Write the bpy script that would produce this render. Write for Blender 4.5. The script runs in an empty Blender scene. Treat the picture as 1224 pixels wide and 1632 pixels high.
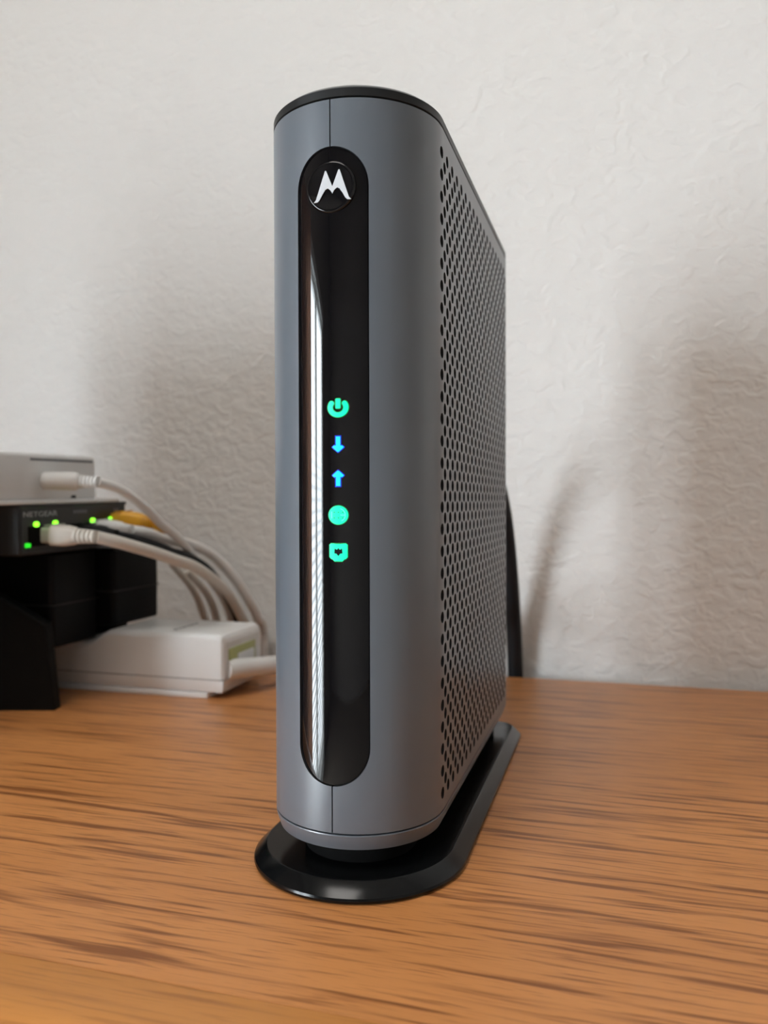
import bpy, bmesh, math, random
from mathutils import Vector, Matrix
from mathutils.geometry import delaunay_2d_cdt
random.seed(7)
S = bpy.context.scene
COL = S.collection
PI = math.pi

# ------------------------------------------------------------ camera, light, exposure
YAW, PITCH, ROLL = .2830, -.01274, -.00258
cam_d = bpy.data.cameras.new('camera')
cam = bpy.data.objects.new('camera', cam_d); COL.objects.link(cam)
fw = Vector((-math.sin(YAW)*math.cos(PITCH), math.cos(YAW)*math.cos(PITCH), math.sin(PITCH)))
r0 = Vector((math.cos(YAW), math.sin(YAW), 0)); u0 = r0.cross(fw)
rt = r0*math.cos(ROLL) + u0*math.sin(ROLL); up = u0*math.cos(ROLL) - r0*math.sin(ROLL)
M = Matrix((rt, up, -fw)).transposed().to_4x4(); M.translation = Vector((.0731, -.2011, .1045))
cam.matrix_world = M
cam_d.sensor_fit = 'VERTICAL'; cam_d.sensor_height = 36; cam_d.sensor_width = 27
cam_d.lens = 36*1279.3/1632
cam_d.clip_start = .01; cam_d.clip_end = 50
cam_d.dof.use_dof = True; cam_d.dof.focus_distance = .222; cam_d.dof.aperture_fstop = 15
S.camera = cam

world = bpy.data.worlds.new('overcast_sky'); S.world = world; world.use_nodes = True
bg = world.node_tree.nodes['Background']
bg.inputs[0].default_value = (.84, .93, 1, 1); bg.inputs[1].default_value = 34

vs = S.view_settings
vs.view_transform = 'Standard'; vs.look = 'None'; vs.gamma = 1; vs.use_curve_mapping = False
vs.exposure = -0.06

# daylight comes in through the glazed patio window in the left wall
LX, WY0, WY1, WZ0, WZ1 = -1.3, -2.0, -.74, -.70, .70
portal_d = bpy.data.lights.new('window_portal', 'AREA'); portal_d.shape = 'RECTANGLE'
portal_d.size = WY1-WY0; portal_d.size_y = WZ1-WZ0; portal_d.cycles.is_portal = True
portal = bpy.data.objects.new('window_portal', portal_d); COL.objects.link(portal)
portal.location = (LX-.06, (WY0+WY1)/2, (WZ0+WZ1)/2)
portal.rotation_euler = Vector((1, 0, 0)).to_track_quat('-Z', 'Z').to_euler()

# ------------------------------------------------------------ materials
MATS = {}
def nodes(m): return m.node_tree.nodes, m.node_tree.links
def mat(name, col, rough=.5, metal=0, spec=.5, coat=0, bump=None, emit=None, strength=0):
    m = bpy.data.materials.new(name); m.use_nodes = True
    b = m.node_tree.nodes['Principled BSDF']
    b.inputs['Base Color'].default_value = (*col, 1); b.inputs['Roughness'].default_value = rough
    b.inputs['Metallic'].default_value = metal; b.inputs['Specular IOR Level'].default_value = spec
    b.inputs['Coat Weight'].default_value = coat
    if emit:
        b.inputs['Emission Color'].default_value = (*emit, 1); b.inputs['Emission Strength'].default_value = strength
    n, l = nodes(m)
    tc = n.new('ShaderNodeTexCoord')
    if bump:
        scale, dist = bump
        t = n.new('ShaderNodeTexNoise'); t.inputs['Scale'].default_value = scale; t.inputs['Detail'].default_value = 3
        l.new(tc.outputs['Object'], t.inputs['Vector'])
        bp = n.new('ShaderNodeBump'); bp.inputs['Distance'].default_value = dist; bp.inputs['Strength'].default_value = .5
        l.new(t.outputs['Fac'], bp.inputs['Height']); l.new(bp.outputs['Normal'], b.inputs['Normal'])
    # faint procedural variation of roughness
    t2 = n.new('ShaderNodeTexNoise'); t2.inputs['Scale'].default_value = 90; t2.inputs['Detail'].default_value = 2
    l.new(tc.outputs['Object'], t2.inputs['Vector'])
    mr = n.new('ShaderNodeMapRange'); mr.inputs['To Min'].default_value = rough*.93; mr.inputs['To Max'].default_value = min(1, rough*1.07)
    l.new(t2.outputs['Fac'], mr.inputs['Value']); l.new(mr.outputs['Result'], b.inputs['Roughness'])
    MATS[name] = m
    return m

mat('shell_grey', (.114, .131, .154), .31, .0, .8, bump=(2600, .00002))
mat('cap_black', (.010, .011, .012), .4, spec=.35)
mat('top_grey', (.16, .165, .165), .4)
mat('stand_black', (.004, .0045, .005), .18, spec=.28)
mat('shell_inner_shade', (.028, .030, .033), .6, spec=.2)  # shade put into the colour of hole rims, seam edges and inner faces
mat('core_black', (.006, .006, .006), .9, spec=.1)
mat('lens_black', (.003, .003, .004), .03, spec=.5)
mat('badge_black', (.004, .004, .005), .07, spec=.5)
mat('logo_white', (.60, .62, .65), .4)
mat('led_green', (.0, .2, .1), .4, emit=(.0, 1.0, .60), strength=1.0)
mat('led_green_bright', (.0, .2, .1), .4, emit=(.20, 1.0, .85), strength=1.0)
mat('led_green_halo', (.0, .1, .03), .4, emit=(.0, 1.0, .18), strength=.30)  # bloom around the green icons, painted as a dim glowing outline
mat('led_blue', (.0, .1, .2), .4, emit=(.0, .80, 1.0), strength=1.0)
mat('led_blue_halo', (.0, .0, .1), .4, emit=(.005, .02, 1.0), strength=.62)  # bloom around the arrows, painted as a deeper blue glowing outline
mat('switch_led', (.0, .3, .0), .4, emit=(.25, 1.0, .03), strength=2.6)
mat('switch_led_dim', (.0, .3, .0), .4, emit=(.03, 1.0, .03), strength=.9)
mat('device_black', (.012, .012, .013), .45)
mat('panel_black', (.010, .011, .011), .35)
mat('adapter_black', (.003, .003, .0035), .5, spec=.15)
mat('router_black', (.004, .004, .004), .6, spec=.15)
mat('white_plastic', (.74, .74, .73), .38)
mat('grey_white_plastic', (.70, .70, .69), .5)
mat('strip_white', (.78, .78, .77), .33)
mat('seam_dark', (.03, .03, .03), .8)
mat('print_grey', (.16, .16, .17), .6)
mat('print_light', (.42, .43, .43), .6)
mat('olive_plastic', (.36, .38, .13), .35)
mat('cable_white', (.72, .71, .69), .42)
mat('cable_beige', (.66, .62, .56), .42)
mat('cable_black', (.006, .0065, .008), .55, spec=.3)
mat('cable_yellow', (.72, .36, .018), .42)
mat('clear_plastic', (.45, .44, .38), .2)
mat('metal', (.6, .6, .6), .3, metal=1)
mat('fill_diffuser', (.8, .8, .8), .5, emit=(1, .955, .90), strength=10)  # glow of the added overhead fill panel
mat('frame_white', (.78, .78, .76), .45)
mat('blind_white', (.80, .80, .78), .55)
mat('ceiling_white', (.84, .82, .79), .9)
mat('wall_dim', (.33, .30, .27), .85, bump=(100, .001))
def sheer(name, col):
    m = bpy.data.materials.new(name); m.use_nodes = True; n, l = nodes(m)
    n.remove(n['Principled BSDF']); d = n.new('ShaderNodeBsdfDiffuse'); t = n.new('ShaderNodeBsdfTranslucent'); x = n.new('ShaderNodeMixShader')
    d.inputs[0].default_value = t.inputs[0].default_value = (*col, 1); x.inputs[0].default_value = .55
    l.new(d.outputs[0], x.inputs[1]); l.new(t.outputs[0], x.inputs[2]); l.new(x.outputs[0], n['Material Output'].inputs[0]); MATS[name] = m
sheer('curtain_tan', (.78, .62, .52))
mat('carpet', (.28, .23, .18), .95, bump=(300, .004))

def wall_material():
    m = bpy.data.materials.new('textured_wall_paint'); m.use_nodes = True
    n, l = nodes(m); b = n['Principled BSDF']
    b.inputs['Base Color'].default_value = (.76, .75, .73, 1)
    b.inputs['Roughness'].default_value = .62; b.inputs['Specular IOR Level'].default_value = .35
    tc = n.new('ShaderNodeTexCoord')
    a = n.new('ShaderNodeTexNoise'); a.inputs['Scale'].default_value = 140; a.inputs['Detail'].default_value = 2.5
    a.inputs['Roughness'].default_value = .5; a.inputs['Distortion'].default_value = .6
    mp = n.new('ShaderNodeMapping'); mp.inputs['Scale'].default_value = (.85, 1, 1.1)
    l.new(tc.outputs['Object'], mp.inputs['Vector']); l.new(mp.outputs['Vector'], a.inputs['Vector'])
    r = n.new('ShaderNodeValToRGB'); r.color_ramp.elements[0].position = .36; r.color_ramp.elements[1].position = .66
    r.color_ramp.interpolation = 'EASE'
    l.new(a.outputs['Fac'], r.inputs['Fac'])
    f = n.new('ShaderNodeTexNoise'); f.inputs['Scale'].default_value = 420; f.inputs['Detail'].default_value = 2
    l.new(tc.outputs['Object'], f.inputs['Vector'])
    ad = n.new('ShaderNodeMath'); ad.operation = 'MULTIPLY_ADD'; ad.inputs[1].default_value = .12
    l.new(f.outputs['Fac'], ad.inputs[0]); l.new(r.outputs['Color'], ad.inputs[2])
    bp = n.new('ShaderNodeBump'); bp.inputs['Distance'].default_value = .00082; bp.inputs['Strength'].default_value = .5
    l.new(ad.outputs['Value'], bp.inputs['Height']); l.new(bp.outputs['Normal'], b.inputs['Normal'])
    MATS['wall'] = m
wall_material()

def wood_material(name, light, mid, dark, line=1.0):
    m = bpy.data.materials.new(name); m.use_nodes = True
    n, l = nodes(m); b = n['Principled BSDF']
    tc = n.new('ShaderNodeTexCoord')
    def noise(scale, vec, detail=2, rough=.5, dist=0):
        mp = n.new('ShaderNodeMapping'); mp.inputs['Scale'].default_value = scale
        l.new(vec, mp.inputs['Vector'])
        t = n.new('ShaderNodeTexNoise'); t.inputs['Scale'].default_value = 1; t.inputs['Detail'].default_value = detail
        t.inputs['Roughness'].default_value = rough; t.inputs['Distortion'].default_value = dist
        l.new(mp.outputs['Vector'], t.inputs['Vector']); return t.outputs['Fac']
    def math_(op, a, bb=None, c=None):
        k = n.new('ShaderNodeMath'); k.operation = op
        for i, v in enumerate((a, bb, c)):
            if v is None: continue
            if isinstance(v, (int, float)): k.inputs[i].default_value = v
            else: l.new(v, k.inputs[i])
        return k.outputs['Value']
    def ramp(v, stops):
        r = n.new('ShaderNodeValToRGB'); e = r.color_ramp.elements
        while len(e) < len(stops): e.new(.5)
        for k, (p, c) in zip(e, stops): k.position = p; k.color = (c, c, c, 1) if isinstance(c, (int, float)) else (*c, 1)
        l.new(v, r.inputs['Fac']); return r.outputs['Color']
    base = tc.outputs['Object']
    # gently wavy grain lines that run along X
    wv = noise((9, 22, 22), base, 2)
    sep = n.new('ShaderNodeSeparateXYZ'); l.new(base, sep.inputs[0])
    yy = math_('MULTIPLY_ADD', wv, .005, sep.outputs['Y'])
    cb = n.new('ShaderNodeCombineXYZ'); l.new(sep.outputs['X'], cb.inputs['X']); l.new(yy, cb.inputs['Y']); l.new(sep.outputs['Z'], cb.inputs['Z'])
    v = cb.outputs[0]
    broad = noise((3, 34, 34), v, 2)
    g1 = noise((20, 430, 430), v, 2, .5)
    g2 = noise((42, 860, 860), v, 2, .5)
    pores = noise((110, 1600, 1600), v, 1.5, .6)
    mixc = n.new('ShaderNodeMix'); mixc.data_type = 'RGBA'
    l.new(ramp(broad, [(.3, 0), (.7, 1)]), mixc.inputs['Factor'])
    mixc.inputs[6].default_value = (*mid, 1); mixc.inputs[7].default_value = (*light, 1)
    lines = ramp(g1, [(.34, 1), (.42, .42), (.48, .08), (.58, 0)])
    lines2 = ramp(g2, [(.34, .9), (.43, 0)])
    ptex = ramp(pores, [(.28, .5), (.45, 0)])
    s = math_('MULTIPLY', math_('MAXIMUM', math_('MULTIPLY', lines, .85*line), math_('MAXIMUM', math_('MULTIPLY', lines2, .65*line), math_('MULTIPLY', ptex, .6*line))), 1.0)
    mix2 = n.new('ShaderNodeMix'); mix2.data_type = 'RGBA'
    l.new(s, mix2.inputs['Factor']); l.new(mixc.outputs[2], mix2.inputs[6]); mix2.inputs[7].default_value = (*dark, 1)
    l.new(mix2.outputs[2], b.inputs['Base Color'])
    b.inputs['Roughness'].default_value = .36; b.inputs['Specular IOR Level'].default_value = .4
    bp = n.new('ShaderNodeBump'); bp.inputs['Distance'].default_value = .0002; bp.inputs['Strength'].default_value = .25; bp.invert = True
    l.new(s, bp.inputs['Height']); l.new(bp.outputs['Normal'], b.inputs['Normal'])
    MATS[name] = m
wood_material('oak_top', (.63, .268, .088), (.53, .216, .066), (.19, .060, .016))
wood_material('oak_edge', (.62, .27, .075), (.55, .225, .055), (.30, .11, .03), .7)

# ------------------------------------------------------------ helpers
def link(name, me, material, parent=None):
    o = bpy.data.objects.new(name, me); COL.objects.link(o)
    if material: me.materials.append(MATS[material] if isinstance(material, str) else material)
    if parent: o.parent = parent
    return o
def pymesh(name, v, f, material, parent=None, smooth=True, angle=35):
    me = bpy.data.meshes.new(name); me.from_pydata([tuple(p) for p in v], [], f); me.update()
    bm = bmesh.new(); bm.from_mesh(me); bmesh.ops.recalc_face_normals(bm, faces=bm.faces); bm.to_mesh(me); bm.free()
    if smooth:
        for p in me.polygons: p.use_smooth = True
        me.set_sharp_from_angle(angle=math.radians(angle))
    return link(name, me, material, parent)
def bmobj(name, bm, material, parent=None, angle=35):
    me = bpy.data.meshes.new(name); bmesh.ops.recalc_face_normals(bm, faces=bm.faces); bm.to_mesh(me); bm.free()
    for p in me.polygons: p.use_smooth = True
    me.set_sharp_from_angle(angle=math.radians(angle))
    return link(name, me, material, parent)
def addbox(bm, x0, x1, y0, y1, z0, z1, bev=0, seg=3):
    t = bmesh.new()
    bmesh.ops.create_cube(t, size=1)
    for v in t.verts: v.co = Vector(((x0+x1)/2+v.co.x*(x1-x0), (y0+y1)/2+v.co.y*(y1-y0), (z0+z1)/2+v.co.z*(z1-z0)))
    if bev: bmesh.ops.bevel(t, geom=list(t.edges), offset=bev, segments=seg, profile=.5, affect='EDGES')
    me = bpy.data.meshes.new('t'); t.to_mesh(me); t.free(); bm.from_mesh(me); bpy.data.meshes.remove(me)
def box(name, x0, x1, y0, y1, z0, z1, material, parent=None, bev=0, seg=3):
    bm = bmesh.new(); addbox(bm, x0, x1, y0, y1, z0, z1, bev, seg); return bmobj(name, bm, material, parent)
def loft(name, loops, material, parent=None, cap0=True, cap1=True, angle=30):
    n = len(loops[0]); v = [p for L in loops for p in L]; f = []
    for i in range(len(loops)-1):
        for j in range(n):
            k = (j+1) % n; f.append((i*n+j, i*n+k, (i+1)*n+k, (i+1)*n+j))
    if cap0: f.append(tuple(range(n))[::-1])
    if cap1: f.append(tuple((len(loops)-1)*n+j for j in range(n)))
    return pymesh(name, v, f, material, parent, True, angle)
def catmull(pts, sub=10):
    P = [Vector(p) for p in pts]; P = [P[0]*2-P[1]] + P + [P[-1]*2-P[-2]]; out = []
    for i in range(1, len(P)-2):
        a, b, c, d = P[i-1:i+3]
        for k in range(sub):
            t = k/sub
            out.append(.5*((2*b)+(c-a)*t+(2*a-5*b+4*c-d)*t*t+(3*b-a-3*c+d)*t**3))
    out.append(P[-2]); return out
def tube(name, pts, r, material, parent=None, segs=14, sub=10, radii=None):
    path = catmull(pts, sub) if sub else [Vector(p) for p in pts]
    loops = []; t = (path[1]-path[0]).normalized()
    nrm = t.orthogonal().normalized()
    for i, p in enumerate(path):
        tt = (path[min(i+1, len(path)-1)]-path[max(i-1, 0)]).normalized()
        q = t.rotation_difference(tt); nrm = (q @ nrm); nrm = (nrm - tt*nrm.dot(tt)).normalized(); t = tt
        bi = t.cross(nrm); rr = radii(i/(len(path)-1)) if radii else r
        loops.append([p + (nrm*math.cos(2*PI*k/segs)+bi*math.sin(2*PI*k/segs))*rr for k in range(segs)])
    return loft(name, loops, material, parent)
def ellipse_along(name, c0, axis, stations, material, parent=None, segs=20, angle=40, upv=Vector((0, 0, 1))):
    """stations: (distance, half_width, half_height, exponent) -> superellipse sections along axis"""
    a = Vector(axis).normalized(); side = upv.cross(a).normalized(); u = a.cross(side)
    loops = []
    for d, w, h, e in stations:
        L = []
        for k in range(segs):
            t = 2*PI*k/segs; cx, sx = math.cos(t), math.sin(t)
            L.append(Vector(c0)+a*d+side*(w*math.copysign(abs(cx)**(2/e), cx))+u*(h*math.copysign(abs(sx)**(2/e), sx)))
        loops.append(L)
    return loft(name, loops, material, parent, angle=angle)
def empty(name, loc=(0, 0, 0), rz=0):
    o = bpy.data.objects.new(name, None); COL.objects.link(o); o.location = loc; o.rotation_euler = (0, 0, rz)
    o.empty_display_size = .02
    return o
def tag(o, label, cat, group=None):
    o['label'] = label; o['category'] = cat
    if group: o['group'] = group
    return o
def struct(o): o['kind'] = 'structure'; return o
def text_mesh(name, body, size, material, parent, matrix, extrude=.00003, width=None):
    cu = bpy.data.curves.new('txt', 'FONT'); cu.body = body; cu.size = size; cu.extrude = extrude; cu.resolution_u = 3
    t = bpy.data.objects.new('txt', cu); COL.objects.link(t)
    bpy.context.view_layer.update()
    me = bpy.data.meshes.new_from_object(t.evaluated_get(bpy.context.evaluated_depsgraph_get()))
    bpy.data.objects.remove(t); bpy.data.curves.remove(cu)
    if width:
        xs = [v.co.x for v in me.vertices]; k = width/(max(xs)-min(xs)); x0 = min(xs)
        for v in me.vertices: v.co.x = (v.co.x-x0)*k
    me.transform(matrix); me.materials.clear()
    return link(name, me, material, parent)

# ------------------------------------------------------------ room
DESK_BACK, WALL_Y, FLOOR, CEIL = .2785, .2945, -.75, 1.75
RX, RY = 1.8, -3.2
T = .12
struct(box('wall_back', LX-T, RX+T, WALL_Y, WALL_Y+T, FLOOR, CEIL, 'wall'))
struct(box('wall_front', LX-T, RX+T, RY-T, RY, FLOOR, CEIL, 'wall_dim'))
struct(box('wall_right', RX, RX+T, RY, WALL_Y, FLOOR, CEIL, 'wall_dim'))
bm = bmesh.new()
addbox(bm, LX-T, LX, RY, WY0, FLOOR, CEIL); addbox(bm, LX-T, LX, WY1, WALL_Y, FLOOR, CEIL)
addbox(bm, LX-T, LX, WY0, WY1, WZ1, CEIL); addbox(bm, LX-T, LX, WY0, WY1, FLOOR, WZ0)
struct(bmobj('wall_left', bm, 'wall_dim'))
struct(box('floor', LX-T, RX+T, RY-T, WALL_Y+T, FLOOR-.1, FLOOR, 'carpet'))
struct(box('ceiling', LX-T, RX+T, RY-T, WALL_Y+T, CEIL, CEIL+.1, 'ceiling_white'))
# patio window: frame, mullion
win = struct(empty('window_1', (LX-.06, (WY0+WY1)/2, WZ0)))
hw, hh, mid = (WY1-WY0)/2, WZ1-WZ0, -.05
box('window_frame', -.04, .04, -hw, hw, 0, .06, 'frame_white', win, .004, 2)
box('window_frame', -.04, .04, -hw, hw, hh-.06, hh, 'frame_white', win, .004, 2)
box('window_frame', -.04, .04, -hw, -hw+.06, .06, hh-.06, 'frame_white', win, .004, 2)
box('window_frame', -.04, .04, hw-.06, hw, .06, hh-.06, 'frame_white', win, .004, 2)
box('mullion', -.04, .04, mid-.04, mid+.04, .06, hh-.06, 'frame_white', win, .004, 2)
# horizontal mini blind in front of it
bl = tag(empty('window_blind', (LX+.03, (WY0+WY1)/2, WZ0)), 'white horizontal mini blind mirrored in the black glossy modem front', 'blind')
box('head_rail', -.02, .02, -hw, hw, hh-.03, hh+.01, 'blind_white', bl, .003, 2)
sl_v = [(-.012, -hw+.01, .0), (0, -hw+.01, .0016), (.012, -hw+.01, 0), (-.012, hw-.01, 0), (0, hw-.01, .0016), (.012, hw-.01, 0)]
sl0 = pymesh('slat', sl_v, [(0, 1, 4, 3), (1, 2, 5, 4)], 'blind_white', bl)
nsl = 62
for i in range(nsl):
    o = sl0 if i == 0 else sl0.copy()
    if i: COL.objects.link(o)
    o.location = (0, 0, hh-.05-i*.030); o.rotation_euler = (0, .30, 0)
box('bottom_rail', -.012, .012, -hw+.01, hw-.01, .02, .035, 'blind_white', bl, .002, 2)

# unseen fill panel overhead, added to supply missing light from above
cl = tag(empty('overhead_fill_light', (-.22, -.85, CEIL)), 'added square overhead fill panel with a warm white diffuser, out of view', 'fill light')
box('light_frame', -.38, .38, -.38, .38, -.035, -.0005, 'frame_white', cl, .004, 2)
box('diffuser', -.35, .35, -.35, .35, -.042, -.034, 'fill_diffuser', cl, .002, 2)
# tan curtain hanging beside the window
cv, cf = [], []
nc_ = 60
for k in range(2):
    for i in range(nc_+1):
        y = -.98+.42*i/nc_; x = LX+.085+.026*math.sin(i*.95)+.002*k
        cv += [(x, y, -.72), (x, y, .74)]
for k in range(2):
    for i in range(nc_): a_ = k*2*(nc_+1)+2*i; cf.append((a_, a_+2, a_+3, a_+1))
tag(pymesh('curtain', cv, cf, 'curtain_tan', None, True, 80), 'tan pleated curtain beside the window mirrored in the black modem front', 'curtain')

# ------------------------------------------------------------ desk
desk = tag(empty('desk', (0, 0, FLOOR)), 'oak desk with a dark-streaked grain top standing against the textured wall', 'desk')
DX0, DX1, DF = -.95, .75, -.048
dz = -FLOOR
top = box('desk_top', DX0, DX1, DF, DESK_BACK, dz-.028, dz, 'oak_top', desk, .0008, 2)
ed = []
for x in (DX0, DX1):
    L = []
    for (yy, zz) in [(DF-.0002, 0), (DF-.0002, -.034), (-.066, -.034), (-.071, -.031), (-.0735, -.025), (-.0735, -.012), (-.072, -.006), (-.068, -.0022), (-.062, -.0003), (-.058, 0)]:
        L.append((x, yy, dz+zz))
    ed.append(L)
loft('edge_band', ed, 'oak_edge', desk)
box('side_panel', DX0+.01, DX0+.035, -.03, DESK_BACK-.01, 0, dz-.0285, 'oak_top', desk, .001, 2)
box('side_panel', DX1-.035, DX1-.01, -.03, DESK_BACK-.01, 0, dz-.0285, 'oak_top', desk, .001, 2)
box('back_panel', DX0+.036, DX1-.036, DESK_BACK-.03, DESK_BACK-.015, .25, dz-.0285, 'oak_top', desk, .001, 2)

# ------------------------------------------------------------ cable modem
modem = tag(empty('cable_modem', (0, 0, 0), -.0055), 'tall slate grey cable modem with perforated side and glowing status icons on black stand', 'modem')
R, D, ZB, ZT, RC = .025, .1587, .0160, .2109, .005
U_ARC = R*PI/2
U_S1 = U_ARC + (D-R-RC)
U_C1 = U_S1 + RC*PI/2
U_END = U_C1 + R-RC
def prof(u, sgn=1, inset=0):
    """arc length from the nose -> point and outward normal of the body outline"""
    if u < U_ARC: a = u/R; p = (R*math.sin(a), R-R*math.cos(a)); n = (math.sin(a), -math.cos(a))
    elif u < U_S1: p = (R, R+u-U_ARC); n = (1, 0)
    elif u < U_C1: a = (u-U_S1)/RC; p = (R-RC+RC*math.cos(a), D-RC+RC*math.sin(a)); n = (math.cos(a), math.sin(a))
    else: p = (R-RC-(u-U_C1), D); n = (0, 1)
    return Vector((sgn*(p[0]-n[0]*inset), p[1]-n[1]*inset, 0)), Vector((sgn*n[0], n[1], 0))
def outline(off, z, nf=28, nc=6):
    """closed body outline grown by off, at height z"""
    us = [U_ARC*i/nf for i in range(nf)] + [U_ARC+(U_S1-U_ARC)*i/4 for i in range(4)] + [U_S1+(U_C1-U_S1)*i/nc for i in range(nc+1)] + [U_END]
    rgt = [prof(u, 1, -off)[0]+Vector((0, 0, z)) for u in us]
    lft = [prof(u, -1, -off)[0]+Vector((0, 0, z)) for u in us]
    return rgt[:-1] + lft[::-1][:-1]
LW, LZ0, LZ1 = .01035, .0284+.0104, .1986-.0104       # lens half width, straight part
TH = .0012
def thick_surface(name, v2, faces, sgn, material, parent, th=TH, inset=0, inner=None):
    V, N = [], []
    for (u, z) in v2:
        s2 = sgn*(1 if u >= 0 else -1)
        p, n = prof(abs(u), s2, inset); V.append(p+Vector((0, 0, z))); N.append(n)
    nv = len(V); verts = list(V)+[p-n*th for p, n in zip(V, N)]; nor = list(N)+[-n for n in N]
    cnt = {}
    fo = []
    for f in faces:
        a, b, c = V[f[0]], V[f[1]], V[f[2]]
        g = (b-a).cross(c-a)
        f = list(f) if g.dot(N[f[0]]) > 0 else list(f)[::-1]
        fo.append(f)
        for i in range(len(f)):
            e = (f[i], f[(i+1) % len(f)]); cnt[e] = cnt.get(e, 0)+1
    F = [tuple(f) for f in fo] + [tuple(nv+i for i in f[::-1]) for f in fo]
    for (a, b) in list(cnt):
        if (b, a) not in cnt:
            k = len(verts); q = [verts[a], verts[b], verts[nv+b], verts[nv+a]]
            rn = (q[2]-q[1]).cross(q[1]-q[0]); rn = rn.normalized() if rn.length > 0 else N[a]
            verts += q; nor += [rn*1.0]*4; F.append((k+1, k, k+3, k+2))
    me = bpy.data.meshes.new(name); me.from_pydata([tuple(p) for p in verts], [], F); me.update()
    for p in me.polygons: p.use_smooth = True
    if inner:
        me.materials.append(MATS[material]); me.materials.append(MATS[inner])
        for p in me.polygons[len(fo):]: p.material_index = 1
        material = None
    me.normals_split_custom_set_from_vertices([tuple(n) for n in nor])
    return link(name, me, material, parent)
HC, HP, HR = .00362, .0063, .00168
UH0 = U_ARC-.0012
ZH_TOP, NH = .2037, 30
UA = U_ARC-.0042
def shell(sgn, name):
    v, f = [], []
    g = .00016
    cols = []
    n1 = 12
    for i in range(n1+1):
        u = max(g, LW*math.sin(PI/2*i/n1)); h = math.sqrt(max(0, LW*LW-u*u)) if i < n1 else 0
        cols.append((u, LZ0-h, LZ1+h))
    n2 = 16
    for i in range(1, n2+1): cols.append((LW+(UA-LW)*i/n2, LZ0, LZ1))
    for (u, a, b) in cols: v += [(u, ZB), (u, a), (u, b), (u, ZT)]
    for i in range(len(cols)-1):
        for k in range(3):
            if k == 1 and i < n1: continue
            p = i*4+k; q = p+4; f.append((p, q, q+1, p+1))
    last = (len(cols)-1)*4
    # perforated side
    pts, edges = [], []
    def loop(L):
        b = len(pts); pts.extend(Vector(p) for p in L)
        edges.extend((b+i, b+(i+1) % len(L)) for i in range(len(L)))
    loop([(UA, ZB), (U_ARC, ZB), (U_S1, ZB), (U_S1, ZT), (U_ARC, ZT), (UA, ZT), (UA, LZ1), (UA, LZ0)])
    for c in range(36):
        for r in range(NH-(c % 2)):
            cu = UH0+c*HC; cz = ZH_TOP-(r+.5*(c % 2))*HP
            loop([(cu+HR*math.cos(2*PI*k/12+.26), cz+HR*math.sin(2*PI*k/12+.26)) for k in range(12)])
    ov, oe, of, *_ = delaunay_2d_cdt(pts, edges, [], 4, 1e-7)
    def in_hole(q):
        cu = sum(ov[i].x for i in q)/len(q); cz = sum(ov[i].y for i in q)/len(q)
        c0 = round((cu-UH0)/HC)
        for c in (c0-1, c0, c0+1):
            if 0 <= c < 36:
                r = round((ZH_TOP-cz)/HP-.5*(c % 2))
                if 0 <= r < NH-(c % 2) and math.hypot(cu-UH0-c*HC, cz-ZH_TOP+(r+.5*(c % 2))*HP) < HR: return True
        return False
    b = len(v); v += [(p.x, p.y) for p in ov]; f += [tuple(b+i for i in q) for q in of if not in_hole(q)]
    # rear corner and half of the rear
    us = [U_S1+(U_C1-U_S1)*i/8 for i in range(9)]+[U_END-g]
    b = len(v)
    for u in us: v += [(u, ZB), (u, ZT)]
    for i in range(len(us)-1): p = b+2*i; f.append((p, p+2, p+3, p+1))
    # weld
    key, new, m = {}, [], []
    for p in v:
        k = (round(p[0], 7), round(p[1], 7))
        if k not in key: key[k] = len(new); new.append(p)
        m.append(key[k])
    f2 = []
    for q in f:
        L = []
        for i in q:
            if not L or m[i] != L[-1]: L.append(m[i])
        if L[0] == L[-1]: L.pop()
        if len(L) > 2: f2.append(tuple(L))
    o = thick_surface(name, new, f2, sgn, 'shell_grey', modem, inner='shell_inner_shade')
    o['label'] = 'slate grey half shell with a field of round vent holes'
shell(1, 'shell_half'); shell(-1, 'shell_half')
# dark inside
loft('inner_core', [outline(-.0045, ZB-.001), outline(-.0045, ZT+.0005)], 'core_black', modem)
# front lens
cols = []
nl = 40
v, f = [], []
for i in range(nl+1):
    t = -PI/2+PI*i/nl; u = (LW-.00025)*math.sin(t); h = (LW-.00025)*math.cos(t)
    v += [(u, LZ0-h), (u, LZ0), (u, LZ1), (u, LZ1+h)]
for i in range(nl):
    for k in range(3): p = i*4+k; f.append((p, p+4, p+5, p+1))
LI = .0005
lens = thick_surface('front_lens', v, f, 1, 'lens_black', modem, th=.0010, inset=LI)
lens['label'] = 'glossy black rounded window strip'
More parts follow.
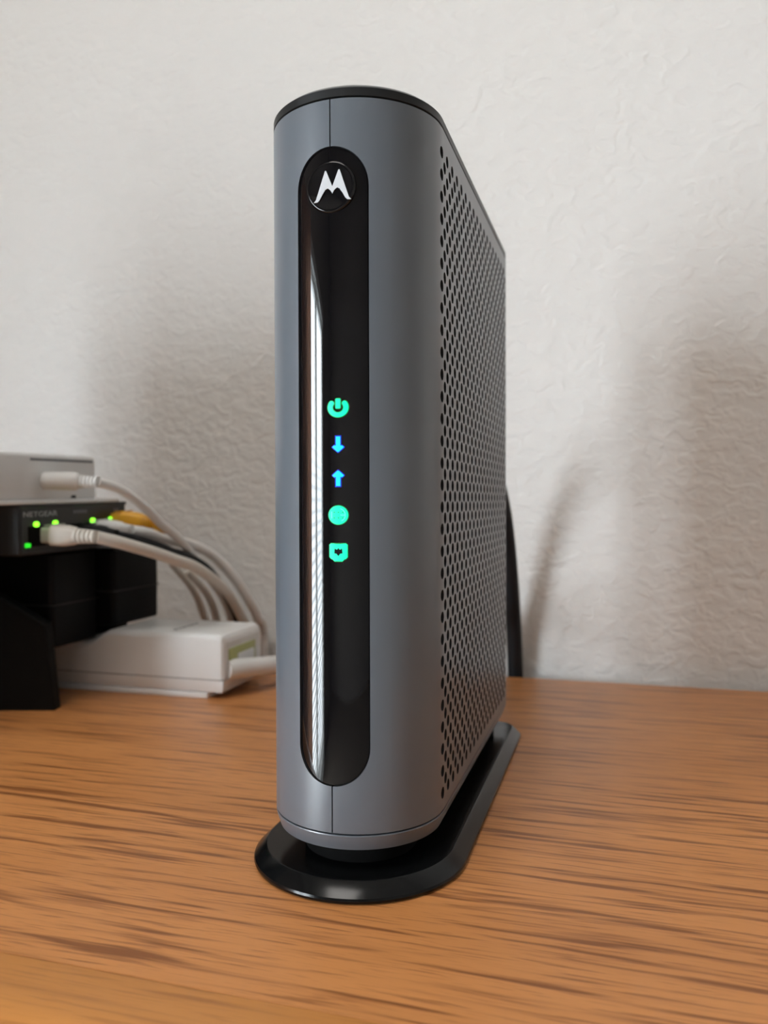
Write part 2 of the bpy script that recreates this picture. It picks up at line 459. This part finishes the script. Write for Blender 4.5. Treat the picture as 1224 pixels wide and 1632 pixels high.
# badge disc and letter mark
bz, br = .1880, .0069
by = LI
loops = []
for (rr, yy) in [(br, by+.0012), (br, by+.0001), (br-.0003, by-.0003), (br-.0006, by-.0004), (br-.0011, by-.0003), (br-.0030, by-.00005)]:
    loops.append([(rr*math.cos(2*PI*k/48), yy, bz+rr*math.sin(2*PI*k/48)) for k in range(48)])
badge = loft('badge', loops, 'badge_black', modem, angle=60)
badge['label'] = 'round glossy black badge'
def flat_shape(name, loops2, material, parent, place, spacing=None, th=.00012):
    """2-D loops -> thin plate; place(x, z) gives point and normal"""
    pts, edges = [], []
    for L in loops2:
        b = len(pts); pts.extend(Vector(p) for p in L); edges.extend((b+i, b+(i+1) % len(L)) for i in range(len(L)))
    if spacing:
        xs = [p.x for p in pts]; zs = [p.y for p in pts]
        x = min(xs)+spacing*.5
        while x < max(xs):
            z = min(zs)+spacing*.37
            while z < max(zs): pts.append(Vector((x, z))); z += spacing
            x += spacing
    ov, oe, of, *_ = delaunay_2d_cdt(pts, edges, [], 4, 1e-7)
    def inside(q):
        x = sum(ov[i].x for i in q)/len(q); z = sum(ov[i].y for i in q)/len(q); c = False
        for L in loops2:
            for i in range(len(L)):
                (x0, z0), (x1, z1) = L[i], L[i-1]
                if (z0 > z) != (z1 > z) and x < (x1-x0)*(z-z0)/(z1-z0)+x0: c = not c
        return c
    of = [q for q in of if inside(q)]
    used = sorted({i for q in of for i in q}); ix = {k: j for j, k in enumerate(used)}
    ov = [ov[k] for k in used]; of = [tuple(ix[i] for i in q) for q in of]
    front = [place(p.x, p.y) for p in ov]; nv = len(front)
    V = [p+n*th for p, n in front]+[p-n*.0001 for p, n in front]
    F, cnt = [], {}
    for q in of:
        a, b, c = (V[i] for i in q[:3])
        q = list(q) if (b-a).cross(c-a).dot(front[q[0]][1]) > 0 else list(q)[::-1]
        F.append(tuple(q))
        for i in range(len(q)): cnt[(q[i], q[(i+1) % len(q)])] = 1
    F += [tuple(nv+i for i in q[::-1]) for q in F]
    F += [(b, a, nv+a, nv+b) for (a, b) in cnt if (b, a) not in cnt]
    me = bpy.data.meshes.new(name); me.from_pydata([tuple(p) for p in V], [], F); me.update()
    return link(name, me, material, parent)
def arc(cx, cz, r, a0, a1, n, rz=None):
    rz = rz or r
    return [(cx+r*math.cos(math.radians(a0+(a1-a0)*i/n)), cz+rz*math.sin(math.radians(a0+(a1-a0)*i/n))) for i in range(n+1)]
def on_badge(x, z): return Vector((.0006+x, by-.00042, bz-.0001+z)), Vector((0, -1, 0))
half = [(0.0, -.0018), (.00055, -.00085), (.00125, -.00035), (.0019, -.00065), (.0027, -.00185), (.00345, -.0032), (.0040, -.00370), (.0050, -.00372), (.0044, -.0031), (.0021, .0038), (.00195, .0042), (.00165, .0042), (.0015, .0038), (0.0, .00005)]
lt = [(-x, z) for x, z in half[::-1]]
mpts = half + [p for p in lt[1:-1]]
flat_shape('letter_mark', [[(x*1.05, z*1.02) for x, z in mpts]], 'logo_white', badge, on_badge)
# status icons
RL = R-LI
def on_lens(cu, cz):
    def pl(x, z):
        a = (cu+x)/RL
        return Vector((RL*math.sin(a), R-RL*math.cos(a), cz+z)), Vector((math.sin(a), -math.cos(a), 0))
    return pl
def stroke_arc(r, w, a0, a1):
    """thick arc with round ends"""
    def pt(rad, a): return (rad*math.cos(math.radians(a)), rad*math.sin(math.radians(a)))
    L = [pt(r+w, a0+(a1-a0)*i/28) for i in range(29)]
    e = pt(r, a1); t = math.radians(a1)
    L += [(e[0]+w*math.cos(t+PI*k/6), e[1]+w*math.sin(t+PI*k/6)) for k in range(1, 6)]
    L += [pt(r-w, a1+(a0-a1)*i/28) for i in range(29)]
    e = pt(r, a0); t = math.radians(a0)+PI
    L += [(e[0]+w*math.cos(t+PI*k/6), e[1]+w*math.sin(t+PI*k/6)) for k in range(1, 6)]
    return L
def rrect(x0, x1, z0, z1, r):
    return arc(x1-r, z0+r, r, -90, 0, 5)+arc(x1-r, z1-r, r, 0, 90, 5)+arc(x0+r, z1-r, r, 90, 180, 5)+arc(x0+r, z0+r, r, 180, 270, 5)
def power(g):
    k = .00238
    return [[stroke_arc(.00212, .00066+g, 146-360, 34)], [rrect(-.00064-g, .00064+g, -.0003-g, .0025+g, .0003+g)]]
IU, SP = .0018, .0006
def icon(parts, cz, material, parent, name, th, sx=1.0, sz=1.0):
    objs = []
    for L in parts:
        objs.append(flat_shape(name, [[(x*sx, z*sz) for x, z in q] for q in L], material, parent, on_lens(IU, cz), SP, th))
    if len(objs) > 1:
        bm = bmesh.new()
        for o in objs: bm.from_mesh(o.data)
        me = objs[0].data; bm.to_mesh(me); bm.free()
        for o in objs[1:]: d = o.data; bpy.data.objects.remove(o); bpy.data.meshes.remove(d)
    return objs[0]
a = icon(power(.00022), .1296, 'led_green_halo', modem, 'power_icon', .00004, 1.02, .93)
icon(power(0), .1296, 'led_green', a, 'icon_light', .00010, 1.02, .93)
def arrow(g, s):
    pts = [(-.00062-g, -.0020-g), (.00062+g, -.0020-g), (.00062+g, .0004-g), (.00110, .0004-g), (.00152+g, .0007), (.00150+g, .00095+g*.4), (.0002, .0021+g), (-.0002, .0021+g), (-.00150-g, .00095+g*.4), (-.00152-g, .0007), (-.00110, .0004-g), (-.00062-g, .0004-g)]
    return [[[(x, s*z) for x, z in pts]]]
for cz, s in ((.1199, -1), (.1107, 1)):
    a = icon(arrow(.00028, s), cz, 'led_blue_halo', modem, 'arrow_icon', .00004, 1.0, 1.0)
    icon(arrow(0, s), cz, 'led_blue', a, 'icon_light', .00010, 1.0, 1.0)
def disc(r, holes=()):
    return [[arc(0, 0, r, 0, 360*35/36, 35)] + [arc(x, z, .00017, 0, 360*7/8, 7) for x, z in holes]]
a = icon(disc(.00288), .1010, 'led_green_halo', modem, 'globe_icon', .00004, 1.0, .93)
b = icon(disc(.00268, [(x, z) for x in (-.0011, .00005, .0012) for z in (-.0008, .0008)]), .1010, 'led_green', a, 'icon_light', .00010, 1.0, .93)
icon([[stroke_arc(.0019, .00010, -60, 70)], [rrect(.0006, .0019, -.0001, .0001, .00005)], [rrect(-.00195, -.00170, -.0010, .0010, .0001)]], .1010, 'led_green_bright', b, 'globe_lines', .00014, 1.0, .93)
def jack(g):
    o = [(-.00245-g, .0021), (-.0021, .0024+g), (.0021, .0024+g), (.00245+g, .0021), (.00245+g, -.0012), (.0021, -.0016-g), (.0016, -.0018-g), (.0011, -.0023-g), (-.0011, -.0023-g), (-.0016, -.0018-g), (-.0021, -.0016-g), (-.00245-g, -.0012)]
    h = [(-.0011, -.0004), (-.0005, -.0005), (0, -.0011), (.0005, -.0005), (.0011, -.0004), (.0010, .0009), (.0006, .0006), (.0003, .0006), (0, .0010), (-.0003, .0006), (-.0006, .0006), (-.0010, .0009)]
    return [[o]] if g else [[o, [(x, z+.0001) for x, z in h]]]
a = icon(jack(.0002), .0910, 'led_green_halo', modem, 'ethernet_icon', .00003, 1.0, 1.0)
icon([jack(0)[0][:1]], .0910, 'led_green', a, 'icon_light', .00008, 1.0, 1.0)
flat_shape('icon_cutout', [[(x, z+.0001) for x, z in jack(0)[0][1]]], 'lens_black', a, on_lens(IU, .0910), SP, .00012)
# top cap
loft('top_cap', [outline(-.0012, ZT-.001), outline(-.0012, ZT+.0004), outline(-.0002, ZT+.00045), outline(0, ZT+.0006), outline(0, ZT+.0027), outline(-.0003, ZT+.0030), outline(-.0006, ZT+.0031), outline(-.004, ZT+.0031)], 'cap_black', modem)
loft('top_panel', [outline(-.0009, ZT+.0030), outline(-.0009, ZT+.0034), outline(-.0014, ZT+.0039), outline(-.0022, ZT+.0041), outline(-.004, ZT+.0041)], 'top_grey', modem)
# lower grey trim and stand
loft('lower_trim', [outline(-.0100, .0112), outline(-.0024, .0108), outline(-.0012, .0113), outline(-.0004, .0136), outline(0, .0152), outline(-.0001, .0155), outline(-.0012, .01555)], 'shell_grey', modem)
st = [outline(.0056, 0), outline(.0064, .0005), outline(.0066, .0012), outline(.0064, .0018), outline(.0060, .0022), outline(.0032, .0048), outline(.0028, .0050), outline(.0022, .0050), outline(-.0095, .0046)]
sb = loft('stand', st, 'stand_black', modem, angle=24)
loft('stand_neck', [outline(-.0085, .0040), outline(-.0085, .0118)], 'core_black', modem)
sb['label'] = 'glossy black bevelled stand'
# rear sockets
tube('coax_socket', [(0, D, .045), (0, D+.008, .045)], .0045, 'metal', modem, 12, 0)
box('power_socket', -.006, .006, D-.0005, D+.001, .150, .158, 'core_black', modem)
box('network_socket', -.007, .007, D-.0005, D+.001, .085, .098, 'core_black', modem)

# black lead behind the modem
ld = tag(empty('power_lead', (.002, D, .133)), 'thick black lead curving down behind the grey modem', 'cable')
def rel(o, pts): return [Vector(p)-o.location for p in pts]
tube('plug', rel(ld, [(.002, D+.0015, .133), (.002, D+.022, .1335)]), .0048, 'cable_black', ld, 16, 0)
tube('cord', rel(ld, [(.002, D+.018, .1335), (.0035, D+.040, .1345), (.006, .222, .131), (.009, .243, .115), (.0115, .262, .088), (.0130, .2755, .050), (.0138, .2845, .012), (.0140, .2872, -.03), (.014, .2872, -.20)]), .0046, 'cable_black', ld)
lc = tag(empty('coaxial_cable', (0, D, .045)), 'black coaxial cable hidden behind the grey modem', 'cable')
tube('cord', rel(lc, [(0, D+.009, .045), (-.001, D+.05, .046), (-.004, .25, .040), (-.006, .277, .022), (-.007, .2868, -.01), (-.007, .2872, -.20)]), .0034, 'cable_black', lc)
tube('connector', rel(lc, [(0, D+.003, .045), (0, D+.018, .045)]), .0055, 'metal', lc, 12, 0)

# ------------------------------------------------------------ power strip
SX, SY0, SY1 = -.1265, .1803, .2285
strip = tag(empty('power_strip', (SX, SY0, 0)), 'white power strip with olive rocker switch lying along the wall', 'power strip')
SLEN = .30
def strip_outline(x, ztop, z0, r=.0035, y0=0.0, y1=SY1-SY0):
    """cross-section loop in y-z at local x"""
    L = [(x, y0, z0), (x, y1, z0)]
    for k in range(6):
        t = PI/2*k/5; L.append((x, y1-r+r*math.cos(t), ztop-r+r*math.sin(t)))
    for k in range(6):
        t = PI/2+PI/2*k/5; L.append((x, y0+r-r*math.cos(t-PI/2-PI/2) if False else y0+r+r*math.cos(t), ztop-r+r*math.sin(t)))
    return [Vector(p) for p in L]
HI, LO = .0345, .0285
def ztop(x):
    # x local: 0 at the switch end; recessed socket part beyond .082
    if x > -.068: return HI
    t = min(1, (-.068-x)/.017); return HI-(HI-.0268)*(t*t*(3-2*t))
xs = [0, -.0012, -.0030, -.06, -.066, -.068, -.071, -.074, -.077, -.080, -.083, -.085]
loops = []
for i, x in enumerate(xs):
    zt = ztop(x)
    if x == 0: zt -= .0028
    if x == -.0012: zt -= .0009
    loops.append(strip_outline(x, zt, .0105, y0=.0018 if x == 0 else (.0005 if x == -.0012 else 0), y1=(SY1-SY0)-(.0018 if x == 0 else (.0005 if x == -.0012 else 0))))
for x, z in [(-.087, .0272), (-.090, LO), (-.11, LO), (-SLEN+.002, LO), (-SLEN, LO-.002)]: loops.append(strip_outline(x, z, .0105))
body = loft('housing', loops, 'strip_white', strip, angle=28)
# lower half of the housing, split line and foot
dd = SY1-SY0
box('seam', -SLEN+.001, -.0008, .0008, dd-.0008, .0098, .0108, 'seam_dark', strip)
loft('base_tray', [[Vector((x0, y0, z)) for x0, y0 in ((-SLEN+i, i), (-i, i), (-i, dd-i), (-SLEN+i, dd-i))] for z, i in ((.0030, .0030), (.0035, .0012), (.0060, .0002), (.0100, .0))], 'strip_white', strip, angle=20)
box('foot', -SLEN+.01, -.0095, .0005, dd-.004, 0, .0031, 'strip_white', strip, .0005, 2)
# end face: recessed plate, rocker, cord entry
box('end_plate', -.0005, .00025, .0045, dd-.0040, .0118, HI-.0045, 'grey_white_plastic', strip, .0002, 1)
sw = box('rocker_frame', .0, .0012, .0060, dd-.0105, .0150, .0262, 'olive_plastic', strip, .0005, 2)
box('rocker', .0005, .0019, .0150, dd-.0135, .0165, .0222, 'grey_white_plastic', sw, .0006, 2)
# small dark print on top, a row of short strokes running front to back
pr = bmesh.new()
yy = .0085
for k, (w, l) in enumerate(((.0026, .0036), (.0020, .0028), (.0024, .0040), (.0018, .0024), (.0025, .0038), (.0022, .0034))):
    addbox(pr, -.0335-w/2, -.0335+w/2, yy, yy+l*.55, HI, HI+.00008)
    addbox(pr, -.0335-w/2, -.0335-w/2+.0007, yy, yy+l, HI, HI+.00008); yy += l+.0012
bmobj('print', pr, 'print_grey', strip)
SO = Vector((SX, SY0, 0))
tube('cord', [Vector(p)-SO for p in [(SX-.0010, .1868, .0150), (SX+.0035, .1935, .0146), (SX+.0095, .2080, .0130), (SX+.0130, .2280, .0105), (SX+.0155, .2540, .0082), (SX+.0170, .2700, .0078), (SX+.0178, .2800, .0076), (SX+.0185, .2868, .0010), (SX+.019, .2882, -.014), (SX+.019, .2884, -.034)]], .0053, 'cable_white', strip, 18)

# ------------------------------------------------------------ black adapters on the strip
def adapter(name, x0, x1, y0, y1, z0, z1, label):
    t = tag(empty(name, ((x0+x1)/2, (y0+y1)/2, z0)), label, 'adapter')
    w, d, h = (x1-x0)/2, (y1-y0)/2, z1-z0
    loops = []
    for z, s in ((0, -.0012), (.0010, -.0002), (h*.45, 0), (h-.0015, -.0003), (h, -.0016)):
        L = []
        for cx, cy, a0 in ((w-.003, d-.003, 0), (-w+.003, d-.003, 90), (-w+.003, -d+.003, 180), (w-.003, -d+.003, 270)):
            for k in range(5):
                a = math.radians(a0+90*k/4); L.append(Vector((cx+(.003+s)*math.cos(a), cy+(.003+s)*math.sin(a), z)))
        loops.append(L)
    loft('body', loops, 'adapter_black', t)
    bm = bmesh.new(); addbox(bm, -w-.00015, w+.00015, -d-.00015, d+.00015, h*.44, h*.44+.0006)
    bmobj('seam', bm, 'seam_dark', t)
    return t
SWZ = .0785
adapter('plug_in_adapter', -.315, -.2085, .1500, .1885, LO, SWZ, 'black plug-in adapter overhanging the front edge of the white power strip')
adapter('plug_in_adapter', -.300, -.1995, .1905, .2370, HI, SWZ, 'black plug-in adapter on the power strip, between the wall and the overhanging one')

ad2 = bpy.data.objects['plug_in_adapter.001']
box('plug_base', -.045, .0355, -.018, .012, LO-HI, .0005, 'adapter_black', ad2, .001, 2)

# ------------------------------------------------------------ network switch
TILT = .020
net = tag(empty('network_switch', (-.2, .117, SWZ)), 'small black network switch with green port lights stacked under the pale box', 'network switch')
net.rotation_euler = (TILT, 0, 0)
NL, NH_, ND = .0862, .0247, .088
box('case', -ND, 0, 0, NL, .0002, NH_, 'device_black', net, .0012, 3)
box('front_panel', -.0005, .0004, .0010, NL-.001, .0016, NH_-.0012, 'panel_black', net, .0004, 1)
box('top_edge', -.001, .0008, 0, NL, NH_-.0016, NH_+.0001, 'device_black', net, .0004, 1)
TM = Matrix(((0, 0, 1, 0), (1, 0, 0, 0), (0, 1, 0, 0), (0, 0, 0, 1)))
def panel_text(s, y, z, size, width, m='print_light'):
    text_mesh('lettering', s, size, m, net, Matrix.Translation((.00042, y, z)) @ TM, .00004, width)
panel_text('NETGEAR', .0026, .0190, .0036, .0242, 'print_light')
for y_, n_ in ((.0395, 5), (.0745, 2)):      # two faint smudges of unreadable print
    pm = bmesh.new()
    for k in range(n_): addbox(pm, .0004, .00046, y_+k*.0023, y_+k*.0023+.0015, .0196, .0212)
    bmobj('print', pm, 'print_grey', net)
ports = (.0115, .0255, .0395, .0555, .0710)
for i, yc in enumerate(ports):
    pz = .0045
    p = box('port', -.0002, .0009, yc-.0060, yc+.0060, pz, pz+.0098, 'core_black', net, .0003, 1)
    for s in (-1, 1):
        on = i in (1, 4) or (i == 1)
        pos = {1: (.0110, .0248), 4: (.0550, .0708)}
        if i in pos:
            yl = pos[i][0] if s < 0 else pos[i][1]
            zl = .0152
            ellipse_along('status_light', (.0004, yl, zl), (1, 0, 0), [(0, .0017, .0013, 2.4), (.0007, .0017, .0013, 2.4), (.0009, .0010, .0008, 2.2)], 'switch_led', net, 14)
box('power_light', .0002, .0010, .0030, .0068, .0042, .0064, 'switch_led_dim', net, .0003, 1)

# ------------------------------------------------------------ pale grey box
pale = tag(empty('set_top_device', (-.2, .055, SWZ+NH_+.0004-.062*TILT)), 'pale grey-white device box with a white plug, lying on the black switch', 'device')
pale.rotation_euler = (TILT*.9, 0, 0)
PL = .1215
box('housing', -.085, .0, .043, PL, .0016, .0252, 'grey_white_plastic', pale, .0022, 4)
box('base_plate', -.085, .0012, .043, PL+.0195, .0, .0022, 'white_plastic', pale, .0008, 2)
bm = bmesh.new()
y0, y1, z0, z1 = .045, PL-.0035, .0040, .0226
for a_ in ((y0+.025, y1, z1-.0012, z1), ):
    addbox(bm, -.001, .00015, *a_)
bmobj('panel_groove', bm, 'print_grey', pale)
box('vent_slot', -.001, .0003, .1000, .1034, .0026, .0042, 'seam_dark', pale)

# ------------------------------------------------------------ leads
def boot(name, p0, axis, length, r0_, r1_, material, parent, ribs=5, flat=1.0):
    st_ = []
    for k in range(ribs):
        a = length*k/ribs; b = length*(k+.62)/ribs; c = length*(k+.66)/ribs; d = length*(k+.96)/ribs
        r = r0_+(r1_-r0_)*k/ribs
        st_ += [(a+.00001, r, r*flat, 2.3), (b, r*.97, r*.97*flat, 2.3), (c, r*.72, r*.72*flat, 2.3), (d, r*.72, r*.72*flat, 2.3)]
    st_.append((length, r1_, r1_*flat, 2.2))
    return ellipse_along(name, p0, axis, st_, material, parent, 18, 30)
# white supply lead into the pale box
dc = tag(empty('device_supply_lead', (-.2005, .1350, .1154)), 'thin white supply lead plugged into the pale grey-white box', 'cable')
ax = Vector((1, .06, -.03)).normalized()
ellipse_along('plug', (0, 0, 0), ax, [(0, .0036, .0036, 2), (.0005, .0043, .0043, 2), (.0170, .0046, .0046, 2), (.0195, .0038, .0038, 2)], 'cable_white', dc, 20)
boot('strain_relief', ax*.0192, ax, .0115, .0034, .0027, 'cable_white', dc, 6)
q = dc.location+ax*.0300
tube('cord', rel(dc, [q, (-.1656, .1470, .1110), (-.1625, .1620, .1030), (-.1620, .1790, .0930), (-.1642, .2000, .0842), (-.1690, .2280, .0705), (-.1700, .2480, .0560), (-.1695, .2640, .0420), (-.1705, .2750, .0280), (-.172, .2865, -.005), (-.172, .2872, -.2)]), .0024, 'cable_white', dc)
# ethernet leads
def rj45(name, label, base, material, cordmat, path, r, plug=True, boot_len=.012, group=None, ax=(1, .03, -.03), clear=True):
    t = tag(empty(name, base), label, 'cable', group)
    a = Vector(ax).normalized()
    p = ellipse_along('plug', a*-.004, a, [(0, .0048, .0040, 6), (.009, .0048, .0040, 6)], 'clear_plastic' if clear else material, t, 20)
    ellipse_along('latch', a*.000+Vector((0, 0, .0046)), (a+Vector((0, 0, .12))).normalized(), [(0, .0024, .0004, 6), (.009, .0022, .0004, 6)], 'clear_plastic' if clear else material, p, 12)
    ellipse_along('hood', a*.0045, a, [(0, .0052, .0046, 5), (.0004, .0056, .0050, 5), (.006, .0055, .0052, 4), (.0105, .0046, .0046, 3), (.0125, .0036, .0034, 2.4)], material, t, 24)
    boot('strain_relief', a*.0165, a, boot_len, .0040, .0031, material, t, 5)
    tube('cord', rel(t, [Vector(base)+a*(.0160+boot_len)] + path), r, cordmat, t)
    return t
BX = -.1990
rj45('ethernet_cable', 'beige ethernet cable with ribbed hood in the switch port nearest the printed name', (BX, .1350, .0885), 'cable_beige', 'cable_beige',
     [(-.1640, .1450, .0845), (-.1570, .1620, .0790), (-.1535, .1800, .0735), (-.1525, .1980, .0684), (-.1545, .2250, .0580), (-.1565, .2480, .0457), (-.1580, .2640, .0329), (-.1585, .2750, .0220), (-.158, .2855, 0), (-.158, .2866, -.2)], .0031)
rj45('ethernet_cable', 'black ethernet cable arching between two pale cables beside the adapter', (BX, .1600, .0880), 'cable_black', 'cable_black',
     [(-.1720, .1700, .0850), (-.1695, .1840, .0812), (-.1680, .1970, .0772), (-.1650, .2130, .0725), (-.1632, .2320, .0640), (-.1632, .2500, .0510), (-.1640, .2640, .0390), (-.1648, .2740, .0280), (-.1650, .2860, 0), (-.165, .2868, -.2)], .0026, boot_len=.006, clear=False)
rj45('ethernet_cable', 'white ethernet cable arching highest above the black cable beside the wall', (BX, .1735, .0900), 'cable_white', 'cable_white',
     [(-.1735, .1820, .0880), (-.1732, .1950, .0848), (-.1725, .2080, .0825), (-.1700, .2220, .0800), (-.1650, .2350, .0745), (-.1600, .2470, .0650), (-.1555, .2570, .0534), (-.1525, .2650, .0422), (-.1510, .2740, .0300), (-.1510, .2860, 0), (-.151, .2868, -.2)], .0030, boot_len=.006, clear=False)
rj45('ethernet_cable', 'bright yellow ethernet cable with short curved hood in the last switch port', (BX, .1925, .0945), 'cable_yellow', 'cable_yellow',
     [(-.1745, .1985, .0915), (-.1755, .2060, .0885), (-.1810, .2165, .0865), (-.1920, .2270, .0857), (-.2060, .2370, .0845), (-.2400, .2450, .0800), (-.2680, .2500, .0680), (-.2850, .2560, .0400), (-.2890, .2730, .0120), (-.290, .2868, -.02), (-.290, .2870, -.2)], .0031, boot_len=.006, ax=(1, .10, -.06), clear=False)
for lab, pts in (('beige cable hanging behind the power strip right beside the black adapter', [(-.193, .2395, .068), (-.1895, .2500, .0570), (-.1868, .2600, .0450), (-.1866, .2700, .0290), (-.187, .2820, .006), (-.187, .2868, -.02), (-.187, .287, -.2)]),
                 ('beige cable hanging behind the power strip, beneath the arch of the thin white lead', [(-.1835, .2430, .0620), (-.1795, .2530, .0520), (-.1780, .2620, .0420), (-.1782, .2710, .0280), (-.179, .2820, .006), (-.179, .2868, -.02), (-.179, .287, -.2)])):
    e = tag(empty('hanging_cable', pts[0]), lab, 'cable')
    tube('cord', rel(e, pts), .0025, 'cable_beige', e)

# ------------------------------------------------------------ black upright router with slanted foot
rz = .283
rou = tag(empty('upright_router', (-.350, .042, 0), rz), 'black upright router with a slanted flat foot in front of the power strip', 'router')
box('body', -.075, .11, -.022, .022, .004, .238, 'router_black', rou, .004, 3)
e1 = Vector((math.cos(rz), math.sin(rz), 0)); e2 = Vector((-math.sin(rz), math.cos(rz), 0))
tip = Vector((-.1985, .1393, 0))-rou.location
s1, s2 = tip.dot(e1), tip.dot(e2)
# plate outline (along e1, height)
pl = [(s1, 0), (s1-.0042, .0432), (s1-.0275, .0575), (s1-.150, .130), (s1-.22, .130), (s1-.22, 0)]
front = [Vector((x, s2, z)) for x, z in pl]; back = [Vector((x, s2+.007, z)) for x, z in pl]
ins = [Vector((x-.0006*(1 if i < 3 else 0), s2-.0006, z-.0006*(1 if 0 < i < 4 else 0))) for i, (x, z) in enumerate(pl)]
loft('foot_plate', [ins, front, back], 'router_black', rou, angle=20)
box('foot_bar', -.065, .09, -.022, s2+.001, 0, .012, 'router_black', rou, .001, 2)
